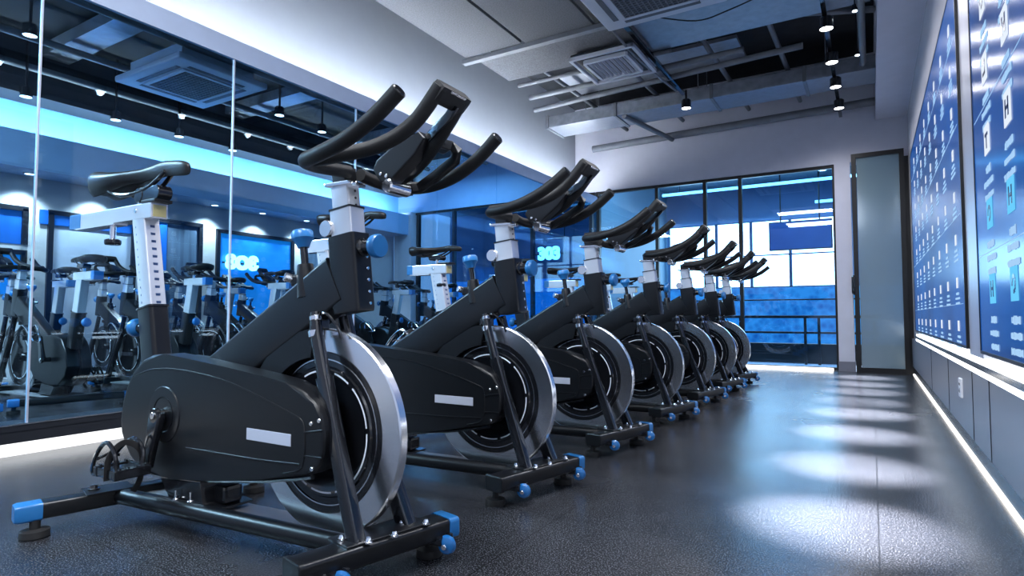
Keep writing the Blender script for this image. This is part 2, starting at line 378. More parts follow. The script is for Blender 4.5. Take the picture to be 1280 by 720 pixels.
# ------------------------------------------------------------------ spin bike (front = +x, near side = -y, origin on the floor)
def saddle(bm, x0, L, z, W=.155, droop=.02, s=1.0):
    n = 22; m = 20; rings = []
    for i in range(n+1):
        t = (1-math.cos(PI*i/n))/2; x = x0+L*t
        k = math.sqrt(max(.01, 1-(1-min(1, t/.13))**2))                     # rounded tail
        hw = (W/2)*(1 if t < .22 else 1-.80*(1-math.cos(min(1, (t-.22)/.45)*PI))/2)
        hw *= k*(1 if t < .94 else math.sqrt(max(.06, 1-((t-.94)/.063)**2)))
        e = 1.0 if t < .90 else math.sqrt(max(.02, 1-((t-.90)/.102)**2))
        top = z+s*(.014*(1-t)**2-.012*math.sin(PI*min(1, t/.75))-.055*max(0, t-.72)**1.4) - (1-e)*.012*s
        th = (.078-.044*min(1, t/.45))*s*(.12+.88*k**.8)*(.35+.65*e)
        top -= (1-k)*.022*s
        ring = []
        for j in range(m):
            a = 2*PI*j/m; ca, sa = math.cos(a), math.sin(a)
            y = hw*(abs(ca)**.85)*(1 if ca > 0 else -1)
            if sa >= 0: zz = top-th*.35+th*.35*abs(sa)**.8
            else: zz = top-th*.35-th*.65*abs(sa)**.8*(1 if abs(ca) > .45 else .7)
            ring.append(bm.verts.new((x, y, zz)))
        rings.append(ring)
    for A, Bq in zip(rings, rings[1:]):
        for j in range(m):
            f = bm.faces.new((A[j], A[(j+1) % m], Bq[(j+1) % m], Bq[j])); f.smooth = True
    bm.faces.new(rings[0]); bm.faces.new(rings[-1][::-1]); return bm

FOOT_SK = .235     # the floor bars splay a little across the bike
def make_bike(label, seat, group='spin bikes in the row'):
    T = thing('spin_bike', label, 'exercise bike', (0, 0, 0), 0, group)
    # ---- flywheel
    cx, cz, R = .446, .345, .282
    ay = Matrix.Translation((cx, 0, cz)) @ Matrix.Rotation(PI/2, 4, 'X')
    bm = NB(); lathe(bm, [(.216, -.010), (.220, -.014), (R-.004, -.014), (R, -.011), (R, .011), (R-.004, .014), (.220, .014), (.216, .010)], ay, 72)
    fw = obj('flywheel', bm, ALU, T)
    bm = NB(); lathe(bm, [(0, -.022), (.03, -.022), (.034, -.010), (.150, -.010), (.156, -.014), (.176, -.014), (.180, -.009), (.196, -.009), (.199, -.012), (.216, -.012),
                          (.216, .012), (.199, .012), (.196, .009), (.18, .009), (.176, .014), (.156, .014), (.150, .010), (.034, .010), (.03, .022), (0, .022)], ay, 64)
    obj('flywheel_disc', bm, GLO, fw)
    bm = NB()
    for sg in (1, -1):
        for a0, a1 in ((8, 48), (55, 75), (82, 118), (128, 150), (-48, 3), (-72, -56), (-105, -78), (-150, -112), (160, 200)):
            y = .0142*sg
            ringseg(bm, cx, cz, y-.0006, y+.0006, .163, .1675, math.radians(a0), math.radians(a1), 14)
    obj('white_arc_marking', bm, WHT, fw, 'white broken ring printed on the black disc')
    bm = NB(); ringseg(bm, cx, cz, -.0125, -.0095, .197, .2, math.radians(-170), math.radians(170), 60); obj('disc_trim_ring', bm, ALU, fw)
    # fender over the rear upper part of the flywheel
    bm = NB(); ringseg(bm, cx-.015, cz-.01, -.032, .034, .262, .292, math.radians(90), math.radians(168), 30)
    pts = [(cx-.015+.29*math.cos(math.radians(a)), cz-.01+.29*math.sin(math.radians(a))) for a in range(90, 170, 6)]
    pts += [(cx-.015+.212*math.cos(math.radians(a)), cz-.01+.212*math.sin(math.radians(a))) for a in range(166, 88, -6)]
    prism_y(bm, pts, -.035, -.028, .002); obj('flywheel_fender', bm, BLK, T)
    # ---- chain guard
    G = [(-.441, .31), (-.43, .375), (-.405, .43), (-.362, .482), (-.311, .518), (-.255, .537), (-.19, .542), (-.039, .530), (.13, .515), (.305, .497), (.40, .484), (.465, .467), (.515, .440),
         (.543, .40), (.553, .358), (.552, .315), (.541, .285), (.52, .262), (.49, .250), (.30, .214), (.10, .182), (-.13, .156), (-.24, .153), (-.316, .166), (-.37, .195), (-.41, .235), (-.433, .27)]
    bm = NB(); prism_y(bm, G, -.105, -.036, .012)
    Gr = [(x, z) for x, z in G if x < .14] ; prism_y(bm, [(x, z) for x, z in [(-.43, .31), (-.40, .42), (-.33, .50), (-.24, .53), (-.04, .52), (.10, .50), (.17, .40), (.16, .27), (.08, .20), (-.13, .165), (-.30, .17), (-.40, .24)]], -.037, .052, .01)
    cg = obj('chain_guard', bm, BLK, T)
    bm = NB()
    def onface(pts, r=.0022): tube(bm, [(x, -.1055, z) for x, z in pts], r, 6)
    onface(catmull([(-.36, .462), (-.25, .490), (-.1, .496), (.12, .478), (.30, .440), (.42, .408), (.462, .395)], 5))
    onface([(-.05, .262), (.30, .268), (.462, .276)]); onface(catmull([(.462, .395), (.478, .375), (.480, .30), (.462, .262), (.40, .245)], 4))
    onface([(.478, .36), (.548, .372)]); onface([(.478, .30), (.546, .302)])
    obj('guard_ridge', bm, FRM, cg)
    bm = NB(); box(bm, (.336, -.106, .334), (.185, .003, .032), bev=.0014); obj('name_plate', bm, BDG, cg, 'blank silver name plate')
    bm = NB(); tube(bm, [(-.13, -.085, .150), (.30, -.085, .208), (.49, -.085, .244)], .008, 8); obj('guard_lower_rod', bm, GLO, cg)
    bm = NB()
    for p in ((.535, .395), (.505, .385), (.51, .27)): cyl(bm, (p[0], -.1045, p[1]), (0, -1, 0), .006, .004, 10, .001)
    obj('guard_screw', bm, CHR, cg)
    # ---- crank set
    cc = (-.176, -.105, .352)
    bm = NB(); lathe(bm, [(.052, 0), (.056, .003), (.086, .003), (.089, 0)], axis(cc, (0, -1, 0)), 40); lathe(bm, [(0, .002), (.052, .002), (.052, 0)], axis(cc, (0, -1, 0)), 30)
    cr = obj('crank_cover', bm, FRM, T)
    def crank(y, d, sy):
        c0 = Vector((cc[0], y, cc[2])); c1 = c0+d
        bm = NB(); tube(bm, [c0-d*.08, c0, c0+d*.5, c1, c1+d*.06], [.9, 1.15, .9, .85, .6], prof=rrect(.026, .012, .007), up=Vector((0, 1, 0)))
        cyl(bm, c0, (0, sy, 0), .024, .014, 20); cyl(bm, (c0.x, cc[1]*(-sy if sy < 0 else 0)+(0 if sy < 0 else .04), c0.z), (0, sy, 0), .017, abs(y)-.04 if sy > 0 else .02, 16)
        k = obj('crank_arm', bm, GLO, T)
        bm = NB(); cyl(bm, (c0.x, y+sy*.014, c0.z), (0, sy, 0), .011, .004, 14, .001); obj('crank_bolt', bm, CHR, k)
        # pedal
        py = y+sy*.078; bm = NB()
        cyl(bm, (c1.x, y, c1.z), (0, sy, 0), .008, .12, 12)
        box(bm, (c1.x, py, c1.z), (.064, .075, .024), bev=.006)
        for sx in (-1, 1):
            box(bm, (c1.x+sx*.054, py, c1.z), (.018, .104, .030), bev=.004)
            for q in range(4): box(bm, (c1.x+sx*.054, py-.036+q*.024, c1.z+.016), (.012, .006, .006))
        for q in (-1, 1): box(bm, (c1.x, py+q*.043, c1.z), (.108, .014, .026), bev=.004)
        p = obj('pedal', bm, GLO, T)
        bm = NB()
        for q in (-1, 1):
            tube(bm, catmull([(c1.x+.04, py+q*.036, c1.z+.008), (c1.x+.035, py+q*.040, c1.z+.060), (c1.x-.02, py+q*.038, c1.z+.088), (c1.x-.095, py+q*.030, c1.z+.040), (c1.x-.135, py+q*.02, c1.z-.022), (c1.x-.045, py+q*.02, c1.z-.014)], 5), .0062, 8)
        tube(bm, [(c1.x-.085, py-.032, c1.z+.03), (c1.x-.09, py, c1.z+.038), (c1.x-.085, py+.032, c1.z+.03)], .005, 8)
        obj('toe_cage', bm, GLO if sy < 0 else CHR, p)
        bm = NB(); tube(bm, catmull([(c1.x+.01, py-.048, c1.z-.02), (c1.x+.015, py-.045, c1.z+.05), (c1.x+.01, py, c1.z+.085), (c1.x+.015, py+.045, c1.z+.05), (c1.x+.01, py+.048, c1.z-.03), (c1.x+.005, py+.03, c1.z-.07)], 5), 1, prof=rrect(.009, .0015, .001), up=Vector((1, 0, 0)))
        obj('toe_strap', bm, RUB, p)
    crank(-.125, Vector((-.040, -.005, -.158)), -1)
    crank(.10, Vector((.040, .005, .158)), 1)
    # ---- main beam, welded to the head sleeve
    pr = rrect(.072, .036, .014)
    bm = NB(); a = Vector((-.06, .0, .455)); b = Vector((.50, 0, .762)); tube(bm, [a, b], 1, prof=rrect(.070, .036, .012), up=Vector((0, 1, 0)), smooth=True)
    beam = obj('main_beam', bm, FRM, T)
    # head sleeve
    hd = Vector((-.12, 0, 1)).normalized()
    hb = Vector((.545, 0, .672)); ht = hb+hd*.212
    rq = lambda a_, b_, r_: rrect(a_, b_, r_)
    bm = NB(); tube(bm, [hb, hb+hd*.01, ht], [.96, 1, 1.0], prof=rrect(.050, .034, .010), up=Vector((0, 1, 0))); sl = obj('head_sleeve', bm, FRM, T)
    bm = NB()
    for k in range(6): cyl(bm, hb+hd*(.025+.032*k)+Vector((.049, .012, 0)), (1, 0, 0), .005, .004, 10, .001)
    obj('adjusting_pin_hole', bm, CHR, sl)
    # handlebar post
    bm = NB(); tube(bm, [ht-hd*.02, ht+hd*.075], 1, prof=rrect(.040, .028, .006), up=Vector((0, 1, 0))); tube(bm, [ht+hd*.075, ht+hd*.140], 1, prof=rrect(.033, .023, .005), up=Vector((0, 1, 0)))
    hp = obj('handlebar_post', bm, SLV, T)
    bm = NB(); tube(bm, [ht+hd*.072, ht+hd*.077], 1, prof=rrect(.042, .030, .006), up=Vector((0, 1, 0)))
    for k in range(3): cyl(bm, ht+hd*(.085+.02*k)+Vector((.032, .004, 0)), (1, 0, 0), .004, .003, 8, .001)
    obj('post_stop', bm, BLKF, hp)
    bm = NB(); box(bm, ht+hd*.143, (.098, .062, .010), bev=.003); cyl(bm, ht+hd*.138+Vector((.05, -.02, 0)), (1, 0, 0), .006, .018, 10, .001); obj('clamp_plate', bm, CHR, T)
    bm = NB(); cyl(bm, ht+Vector((-.055, -.015, .02)), (0, -1, 0), .024, .02, 20); obj('post_lock_cap', bm, ALU, T)
    st = ht+hd*.148
    bm = NB(); tube(bm, [st, st+hd*.04], 1, prof=rrect(.028, .022, .006), up=Vector((0, 1, 0))); obj('stem', bm, FRM, T)
    # head lock knob, pointing forward
    kp = ht-hd*.035+Vector((.040, .0, 0))
    bm = NB(); lathe(bm, [(0, 0), (.026, 0), (.026, .018), (.020, .022), (.018, .05), (.0, .05)], axis(kp, (1, 0, 0)), 24); kk = obj('lock_knob', bm, GLO, T)
    bm = NB(); lathe(bm, [(0, .044), (.020, .044), (.030, .052), (.032, .058), (.032, .070), (.029, .075), (.008, .076), (0, .076)], axis(kp, (1, 0, 0)), 28); obj('knob_cap', bm, BLU, kk, 'blue knob cap')
    # ---- handlebar
    tp = .0175; bm = NB(); zb = st.z+.030
    X = lambda v: v+1.75
    for s_ in (-1, 1):
        P_ = catmull([(X(-1.21), s_*.02, zb-.006), (X(-1.222), s_*.11, zb-.010), (X(-1.195), s_*.180, zb-.014), (X(-1.12), s_*.206, zb-.014), (X(-1.03), s_*.210, zb+.004), (X(-.945), s_*.206, zb+.042), (X(-.872), s_*.200, zb+.094)], 6)
        tube(bm, P_, [tp if i < 14 else tp+.001 for i in range(len(P_))], 16, up=Vector((0, .3, 1)))
    hbar = obj('handlebar', bm, GRIP, T)
    bm = NB()
    for s_ in (-1, 1):
        P_ = catmull([(X(-1.215), s_*.150, zb-.002), (X(-1.14), s_*.130, zb+.004), (X(-1.04), s_*.085, zb+.026), (X(-.955), s_*.055, zb+.075), (X(-.878), s_*.046, zb+.156)], 6)
        tube(bm, P_, [tp*1.08]*len(P_), 16, up=Vector((0, .3, 1)))
    box(bm, (X(-.886), 0, zb+.144), (.050, .118, .038), rot=Matrix.Rotation(-.75, 3, 'Y'), bev=.012)
    ab = obj('aero_bar', bm, GRIP, T)
    bm = NB(); box(bm, (X(-.8645), .0, zb+.150), (.006, .060, .022), rot=Matrix.Rotation(-.75+PI/2-PI/2, 3, 'Y'), bev=.002); obj('bar_end_plate', bm, CHR, ab)
    # grip end plugs
    for s_ in (-1, 1): bm = NB(); cyl(bm, (X(-.875), s_*.200, zb+.0915), (.80, -.05*s_, .58), .0165, .007, 18); obj('grip_end_plug', bm, GLO, hbar)
    # console bracket hanging between the bars
    bm = NB()
    prism_y(bm, [(X(-1.168), zb+.004), (X(-1.14), zb-.034), (X(-1.10), zb-.034), (X(-1.02), zb+.026), (X(-.985), zb+.066), (X(-1.005), zb+.086), (X(-1.09), zb+.064), (X(-1.155), zb+.030)], .025, .070, .006)
    cn = obj('console_bracket', bm, FRM, T)
    bm = NB(); pts = [(X(-1.035), .060, zb+.066), (X(-1.012), .09, zb+.076), (X(-.985), .135, zb+.072), (X(-.978), .155, zb+.062), (X(-.992), .168, zb+.040), (X(-1.06), .170, zb+.004), (X(-1.12), .165, zb-.026), (X(-1.135), .14, zb-.032), (X(-1.13), .06, zb-.030)]
    tube(bm, pts, 1, prof=rrect(.013, .012, .004)); box(bm, (X(-1.005), .105, zb+.070), (.045, .10, .016), rot=Matrix.Rotation(-.35, 3, 'Y'), bev=.006)
    obj('bottle_loop', bm, FRM, cn)
    bm = NB(); cyl(bm, (X(-1.112), .020, zb-.046), (0, 1, 0), .019, .085, 24, .004); obj('clamp_barrel', bm, CHR, cn, 'chrome clamp barrel')
    bm = NB()
    for q in ((X(-1.135), .024, zb-.012), (X(-1.115), .024, zb-.020)): cyl(bm, q, (0, -1, 0), .005, .004, 10, .001)
    obj('bracket_screw', bm, CHR, cn)
    bm = NB(); tube(bm, catmull([(X(-.880), .015, zb+.128), (X(-.905), .02, zb+.105), (X(-.95), .03, zb+.085), (X(-.99), .045, zb+.070)], 4), 1, prof=rrect(.013, .004, .002), up=Vector((0, 1, 0))); obj('retaining_clip', bm, GLO, cn)
    # ---- resistance knob on the beam
    rb = Vector((.372, -.012, .735)); rd = Vector((-.16, 0, 1)).normalized()
    bm = NB(); lathe(bm, [(0, -.02), (.030, -.02), (.026, .05), (.022, .075), (0, .075)], axis(rb, rd), 22)
    box(bm, rb+rd*.03+Vector((-.03, 0, .0)), (.045, .03, .035), bev=.008); tl = obj('resistance_housing', bm, FRM, T)
    bm = NB(); cyl(bm, rb+rd*.07, rd, .011, .065, 16); obj('resistance_rod', bm, GLO, tl)
    bm = NB(); lathe(bm, [(0, .125), (.016, .125), (.022, .140), (.031, .152), (.031, .168), (.027, .175), (0, .176)], axis(rb, rd), 28); obj('resistance_knob', bm, BLU, T, 'blue resistance knob')
    bm = NB(); cyl(bm, rb+rd*.035+Vector((-.052, -.008, 0)), (-.5, -1, .3), .013, .022, 16); obj('cable_bolt', bm, ALU, tl)
    # brake lever hardware under the beam
    bm = NB(); box(bm, (.435, -.022, .640), (.05, .03, .03), bev=.006); tube(bm, catmull([(.43, -.03, .66), (.48, -.04, .67), (.52, -.035, .63), (.53, -.03, .60)], 4), .004, 8); obj('brake_bracket', bm, GLO, T)
    # ---- fork
    bm = NB(); tube(bm, [(.445, -.046, .672), (.452, -.050, .640), (.458, -.052, .625)], [.013, .014, .014], 14)
    tube(bm, [(.455, -.052, .635), (.46, -.053, .61), (.50, -.060, .50)], [.017, .018, .018], 16); tube(bm, [(.50, -.060, .50), (.655, -.088, .10)], 1, prof=rrect(.020, .017, .007))
    f1 = obj('fork_leg', bm, GLO, T)
    bm = NB(); cyl(bm, (.451, -.049, .650), (-.2, .0, 1), .0165, .014, 18); cyl(bm, (.458, -.052, .605), (-.25, 0, 1), .0205, .02, 18); obj('fork_collar', bm, CHR, f1)
    bm = NB(); tube(bm, [(.455, .052, .66), (.50, .058, .50)], .020, 14); tube(bm, [(.50, .058, .50), (.675, .075, .10)], 1, prof=rrect(.022, .020, .008)); obj('fork_leg', bm, GLO, T)
    # ---- base
    def skew(x0, y): return x0+FOOT_SK*y
    def bar(name, x0, ya, yb, z, caps, prof):
        bm = NB(); tube(bm, [(skew(x0, ya), ya, z), (skew(x0, yb), yb, z)], 1, prof=prof, up=Vector((0, 0, 1))); o = obj(name, bm, FRM, T)
        for (y0, y1, m_) in caps:
            bm = NB(); tube(bm, [(skew(x0, y0), y0, z), (skew(x0, y0+(y1-y0)*.85), y0+(y1-y0)*.85, z), (skew(x0, y1), y1, z)], [1.09, 1.09, .96], prof=prof, up=Vector((0, 0, 1))); obj('end_cap', bm, m_, o, 'blue plastic end cap' if m_ is BLU else None)
        return o
    pf = rrect(.040, .025, .010)
    fb = bar('front_foot', .672, -.245, .185, .083, ((.170, .205, BLU), (-.238, -.250, BLKF)), pf)
    bm = NB(); tube(bm, [(skew(.655, -.125), -.125, .1105), (skew(.655, .115), .115, .1105)], 1, prof=rrect(.046, .003, .002), up=Vector((0, 0, 1))); pl = obj('foot_plate', bm, FRM, fb)
    for (x, y) in ((.62, -.105), (.69, -.085), (.725, .09), (.715, -.02), (.67, .06)): bm = NB(); lathe(bm, [(0, .014), (.005, .013), (.007, .008), (.008, .004), (.011, .003), (.011, 0), (0, 0)], Matrix.Translation((x, y, .113)), 12); obj('bolt', bm, CHR, fb)
    for y in (-.17, .135):
        x = skew(.672, y)+.058
        bm = NB(); lathe(bm, [(0, -.012), (.014, -.012), (.022, -.009), (.0255, 0), (.022, .009), (.016, .013), (0, .013)], axis((x, y, .052), (.25, -1, 0)), 26); cs = obj('caster', bm, BLG, fb, 'blue transport wheel')
        bm = NB(); cyl(bm, (x+.004, y-.018, .052), (.25, -1, 0), .007, .006, 12, .001); obj('caster_bolt', bm, CHR, cs)
        bm = NB(); box(bm, (x-.022, y+.018, .062), (.05, .010, .030), bev=.004); box(bm, (x-.024, y-.004, .062), (.035, .035, .022), bev=.004); obj('caster_fork', bm, GLO, cs)
    for y in (-.205, .16):
        bm = NB(); lathe(bm, [(0, 0), (.034, 0), (.036, .004), (.034, .020), (.012, .024), (.012, .06), (0, .06)], Matrix.Translation((skew(.655, y)-.012, y, 0)), 24); obj('levelling_foot', bm, RUB, fb)
    pf2 = rrect(.030, .024, .008)
    rf = bar('rear_foot', -.355, -.355, .30, .075, ((-.325, -.39, BLU), (.27, .33, BLU)), pf2)
    for y in (-.345, .29):
        bm = NB(); lathe(bm, [(0, 0), (.036, 0), (.039, .004), (.037, .022), (.014, .026), (.014, .052), (0, .052)], Matrix.Translation((skew(-.355, y)+.018, y, 0)), 24); obj('levelling_foot', bm, RUB, rf)
    bm = NB(); box(bm, (-.40, -.155, .101), (.10, .13, .005), rot=Matrix.Rotation(-.23, 3, 'Z'), bev=.001); obj('foot_plate', bm, FRM, rf)
    bm = NB(); lathe(bm, [(0, .018), (.010, .016), (.012, .006), (.018, .005), (.018, 0), (0, 0)], Matrix.Translation((-.415, -.19, .103)), 12); obj('bolt', bm, GLO, rf)
    bm = NB(); tube(bm, [(-.405, -.135, .077), (.62, -.05, .077)], .0255, 14); obj('base_rail', bm, BLK, T)
    bm = NB(); box(bm, (.12, .0, .070), (.98, .085, .012), rot=Matrix.Rotation(.08, 3, 'Z'), bev=.003); obj('rail_plate', bm, RPL, T, 'brushed metal plate along the base')
    # bracket between guard and rail
    bm = NB(); prism_y(bm, [(-.20, .155), (.02, .17), (.03, .10), (.09, .095), (.09, .088), (-.14, .088), (-.16, .12)], -.10, .03, .004); box(bm, (.045, -.03, .125), (.07, .06, .05), bev=.01)
    br = obj('guard_bracket', bm, GLO, T)
    bm = NB()
    for p in ((-.09, -.11), (-.03, -.10)): cyl(bm, (p[0], p[1], .086), (0, 0, 1), .009, .02, 12); tube(bm, [(p[0], p[1], .09), (p[0], p[1], .13)], .003, 6)
    obj('bolt', bm, CHR, br)
    # ---- seat tube and saddle
    sd = Vector((-.20, 0, 1)).normalized(); s0 = Vector((-.405, 0, .44)); s1 = s0+sd*.255
    ptop = seat['post']
    bm = NB(); tube(bm, [s0, s1], 1, prof=rrect(.046, .034, .014), up=Vector((0, 1, 0))); tu = obj('seat_tube', bm, FRM, T)
    bm = NB(); tube(bm, [s1, s1+sd*.006], 1, prof=rrect(.050, .038, .014), up=Vector((0, 1, 0))); obj('tube_collar', bm, GLO, tu)
    kq = s1-sd*.075+Vector((-.04, -.01, 0))
    bm = NB(); lathe(bm, [(0, 0), (.018, 0), (.018, .03), (0, .03)], axis(kq, (-1, -.25, .1)), 20); k2 = obj('seat_post_knob', bm, GLO, T)
    bm = NB(); lathe(bm, [(0, .026), (.020, .026), (.031, .036), (.033, .045), (.030, .056), (.018, .062), (0, .062)], axis(kq, (-1, -.25, .1)), 26); obj('knob_cap', bm, BLU, k2, 'blue knob cap')
    pt = s1+sd*ptop
    bm = NB(); tube(bm, [s1-sd*.02, pt], 1, prof=rrect(.040, .028, .005), up=Vector((0, 1, 0))); po = obj('seat_post', bm, SLV, T)
    bm = NB(); nh = int(ptop/.028)
    for k in range(nh):
        c = s1+sd*(.02+k*.028); M = Vector((.0402, 0, 0)); box(bm, c+M, (.002, .016, .014), bev=.0005); box(bm, c+Vector((-.018, -.0282, 0)), (.003, .001, .007))
    obj('perforated_scale', bm, LBK, po, 'dark blue adjustment holes')
    xs0, xs1 = seat['slider']; zs = pt.z+.022; hh = .028
    bm = NB(); box(bm, ((xs0+xs1)/2, 0, zs), (xs1-xs0, .060, hh*2), bev=.004); box(bm, (xs0+(xs1-xs0)*.33, -.008, zs-hh-.003), ((xs1-xs0)*.5, .05, .006)); so = obj('seat_slider', bm, SLV, T)
    bm = NB(); cw = (xs1-xs0)*.15; box(bm, (xs0+cw/2-.004, 0, zs), (cw, .063, hh*2+.003), bev=.004); obj('slider_cap', bm, BLU, so, 'blue end cap')
    bm = NB(); box(bm, (xs1+.001, 0, zs-.002), (.003, .045, hh*1.5)); obj('slider_lining', bm, YEL, so)
    bm = NB(); box(bm, (xs1-.02, 0, zs+hh+.004), (.09, .064, .012), bev=.003); obj('slider_top_cap', bm, BLKF, so)
    bm = NB(); cyl(bm, (xs1-.10, -.0305, zs+.004), (0, -1, 0), .009, .003, 14, .001); obj('slider_bolt', bm, ALU, so)
    kx = seat['knob']; bm = NB(); cyl(bm, (kx, -.01, zs-hh-.062), (0, 0, 1), .011, .062, 16); sk = obj('slider_screw', bm, CHR, T)
    bm = NB(); lathe(bm, [(0, 0), (.026, 0), (.029, .006), (.028, .018), (.02, .022), (0, .022)], Matrix.Translation((kx, -.01, zs-hh-.078)), 24); obj('screw_knob', bm, GLO, sk)
    x0, L = seat['saddle']; zt = zs+seat.get('rise', .14); sc = L/.36
    bm = NB(); saddle(bm, x0, L, zt, W=seat.get('W', .165), s=sc); sa = obj('saddle', bm, LTH, T)
    bm = NB(); mx = seat['mount']
    for s_ in (-1, 1):
        tube(bm, catmull([(x0+L*.20, s_*.05, zt-.025*sc), (x0+L*.32, s_*.035, zt-.055*sc), (x0+L*.48, s_*.022, zt-.060*sc), (x0+L*.66, s_*.018, zt-.050*sc), (x0+L*.80, s_*.014, zt-.024*sc)], 5), .0045*sc, 8)
    obj('saddle_rail', bm, GLO, sa)
    bm = NB(); zc = zt-.062*sc
    for s_ in (-1, 1): cyl(bm, (mx+s_*.032*sc, -.025, zc-.006), (0, 1, 0), .016*sc, .05, 16)
    box(bm, (mx, 0, zc-.003), (.06*sc, .045, .028*sc), bev=.006); obj('saddle_clamp', bm, GLO, sa)
    bm = NB(); cyl(bm, (mx, 0, zs+hh), (0, 0, 1), .011, max(.01, zc-zs-hh), 14); obj('saddle_pin', bm, CHR, T)
    return T
YC = [1.17, 2.01, 2.87, 3.80, 4.69, 5.50, 6.20]
LAB = ['black spin bike nearest the camera, with its saddle and silver slider pushed far back',
       'second black spin bike in the row, its front wheel just right of the nearest bike',
       'third black spin bike from the front of the row',
       'fourth black spin bike, the middle one of the seven in the row',
       'fifth black spin bike from the front, third from the far end of the row',
       'sixth black spin bike, last but one before the glazed end wall',
       'farthest black spin bike in the row, closest to the glazed end wall']
b1 = make_bike(LAB[0], dict(post=.335, slider=(-1.03, -.43), knob=-.73, saddle=(-.875, .625), mount=-.475, W=.135, rise=.175))
b1.location = (-1.75, YC[0], 0)
b2 = make_bike(LAB[1], dict(post=.30, slider=(-.66, -.36), knob=-.40, saddle=(-.53, .40), mount=-.36, rise=.14))
b2.location = (-1.75, YC[1], 0)
b3 = make_bike(LAB[2], dict(post=.24, slider=(-.72, -.42), knob=-.47, saddle=(-.70, .37), mount=-.51, rise=.14))
b3.location = (-1.75, YC[2], 0)
for i in range(3, 7):
    c = copy_tree(b3); c['label'] = LAB[i]; c.location = (-1.75, YC[i], 0)
LB = ['spin bike seen through the left glass, partly cut by the left edge of the picture',
      'dark spin bike behind the glass, left of the first vertical glass joint',
      'dark spin bike behind the glass, just right of the first vertical glass joint',
      'spin bike behind the glass, before the smoked doorway left of the second joint',
      'dark spin bike behind the glass, in front of the glowing neon sign',
      'spin bike behind the glass, just left of the nearest bike\'s head tube',
      'spin bike behind the glass, below the second row bike\'s saddle',
      'farthest spin bike behind the glass, before the grey pillar']
for i, y in enumerate([1.25, 2.05, 2.85, 3.65, 4.5, 5.35, 6.2, 7.05]):  # turned copies stand for the bike row's mirror reflection
    c = copy_tree(b3); c['label'] = LB[i]; c['group'] = 'spin bikes behind the glass'; c.location = (-5.28, y, 0); c.rotation_euler = (0, 0, PI)

LC = ['leftmost of that row', 'second from the left of that row', 'third from the left of that row', 'right of the second glass joint', 'farthest of that row']
for i, y in enumerate([2.35, 3.15, 3.98, 4.83, 5.68]):  # extra row added for the clutter in the mirror reflection
    c = copy_tree(b3); c['label'] = 'spin bike in the back row behind the glass, '+LC[i]; c['group'] = 'back row of spin bikes behind the glass'; c.location = (-6.62, y+.1, 0); c.rotation_euler = (0, 0, PI)
# ------------------------------------------------------------------ lamps
def spot(name, loc, power, col, size=1.0, blend=.6, rad=.03, aim=None):
    l = bpy.data.lights.new(name, 'SPOT'); l.energy = power; l.color = col; l.spot_size = size; l.spot_blend = blend; l.shadow_soft_size = rad
    o = bpy.data.objects.new(name, l); C.objects.link(o); o.location = loc
    if aim is not None: o.rotation_euler = (Vector(aim)-Vector(loc)).to_track_quat('-Z', 'Y').to_euler()
    return o
def track_lamp(loc, label, group, lens=LAMP, ctop=3.084, power=0, col=(.93, .93, 1), size=1.0, aim=None):
    T = thing('track_lamp', label, 'ceiling lamp', (loc[0], loc[1], loc[2]), 0, group)
    bm = NB(); lathe(bm, [(.048, 0), (.052, 0), (.052, .088), (.040, .10), (0, .10)], Matrix(), 24); lathe(bm, [(.048, 0), (.044, .02), (0, .02)], Matrix(), 24)
    obj('lamp_housing', bm, GLO, T)
    bm = NB(); lathe(bm, [(0, .003), (.046, .003), (.046, .008), (0, .008)], Matrix(), 24); obj('lamp_lens', bm, lens, T)
    bm = NB(); cyl(bm, (0, 0, .099), (0, 0, 1), .012, max(.004, ctop-loc[2]-.1), 12, .0005); obj('lamp_stem', bm, GLO, T)
    if power:
        spill = spot('track_lamp_spill', (0, 0, -.012), 42, col, 2.7, .9); spill.parent = T
        l = spot('track_lamp_light', (0, 0, -.01), power, col, size, 1.0); l.parent = T
        if aim: l.rotation_euler = (Vector(aim)-Vector(loc)).to_track_quat('-Z', 'Y').to_euler()
    return T
bm = NB(); box(bm, (-.27, 4.1, 3.10), (.035, 8.2, .03)); tag(obj('lighting_track', bm, GLO), 'black ceiling track carrying the row of lamps near the right wall', 'lighting track')
TL = [('topmost and nearest visible of the lamps hanging near the right wall'), ('second lamp from the top of the string near the right wall'),
      ('third lamp from the top of the string near the right wall'), ('lowest, farthest lamp of the string near the right wall')]
for (y, k) in ((2.15, None), (3.0, None), (3.85, None), (4.7, None), (5.35, 0), (6.1, 1), (6.78, 2), (7.5, 3)):
    lab = 'lit black ceiling spotlight, '+TL[k] if k is not None else 'lit black ceiling spotlight above the near floor, outside the top of the picture'
    track_lamp((-.26, y, 2.98), lab, 'spotlights on the right track', power=(7600 if k is None else 5200), size=.25, aim=(-.10, y+.05, 0))
bm = NB(); box(bm, (-1.78, 5.8, 3.20), (.04, 1.9, .03)); tag(obj('lighting_track', bm, GLO), 'short black ceiling track running beside the slatted vent', 'lighting track')
track_lamp((-1.72, 6.62, 2.98), 'single black spotlight under the duct, left of the string of four', 'spotlights over the middle', lens=LAMP, power=14, ctop=3.188)
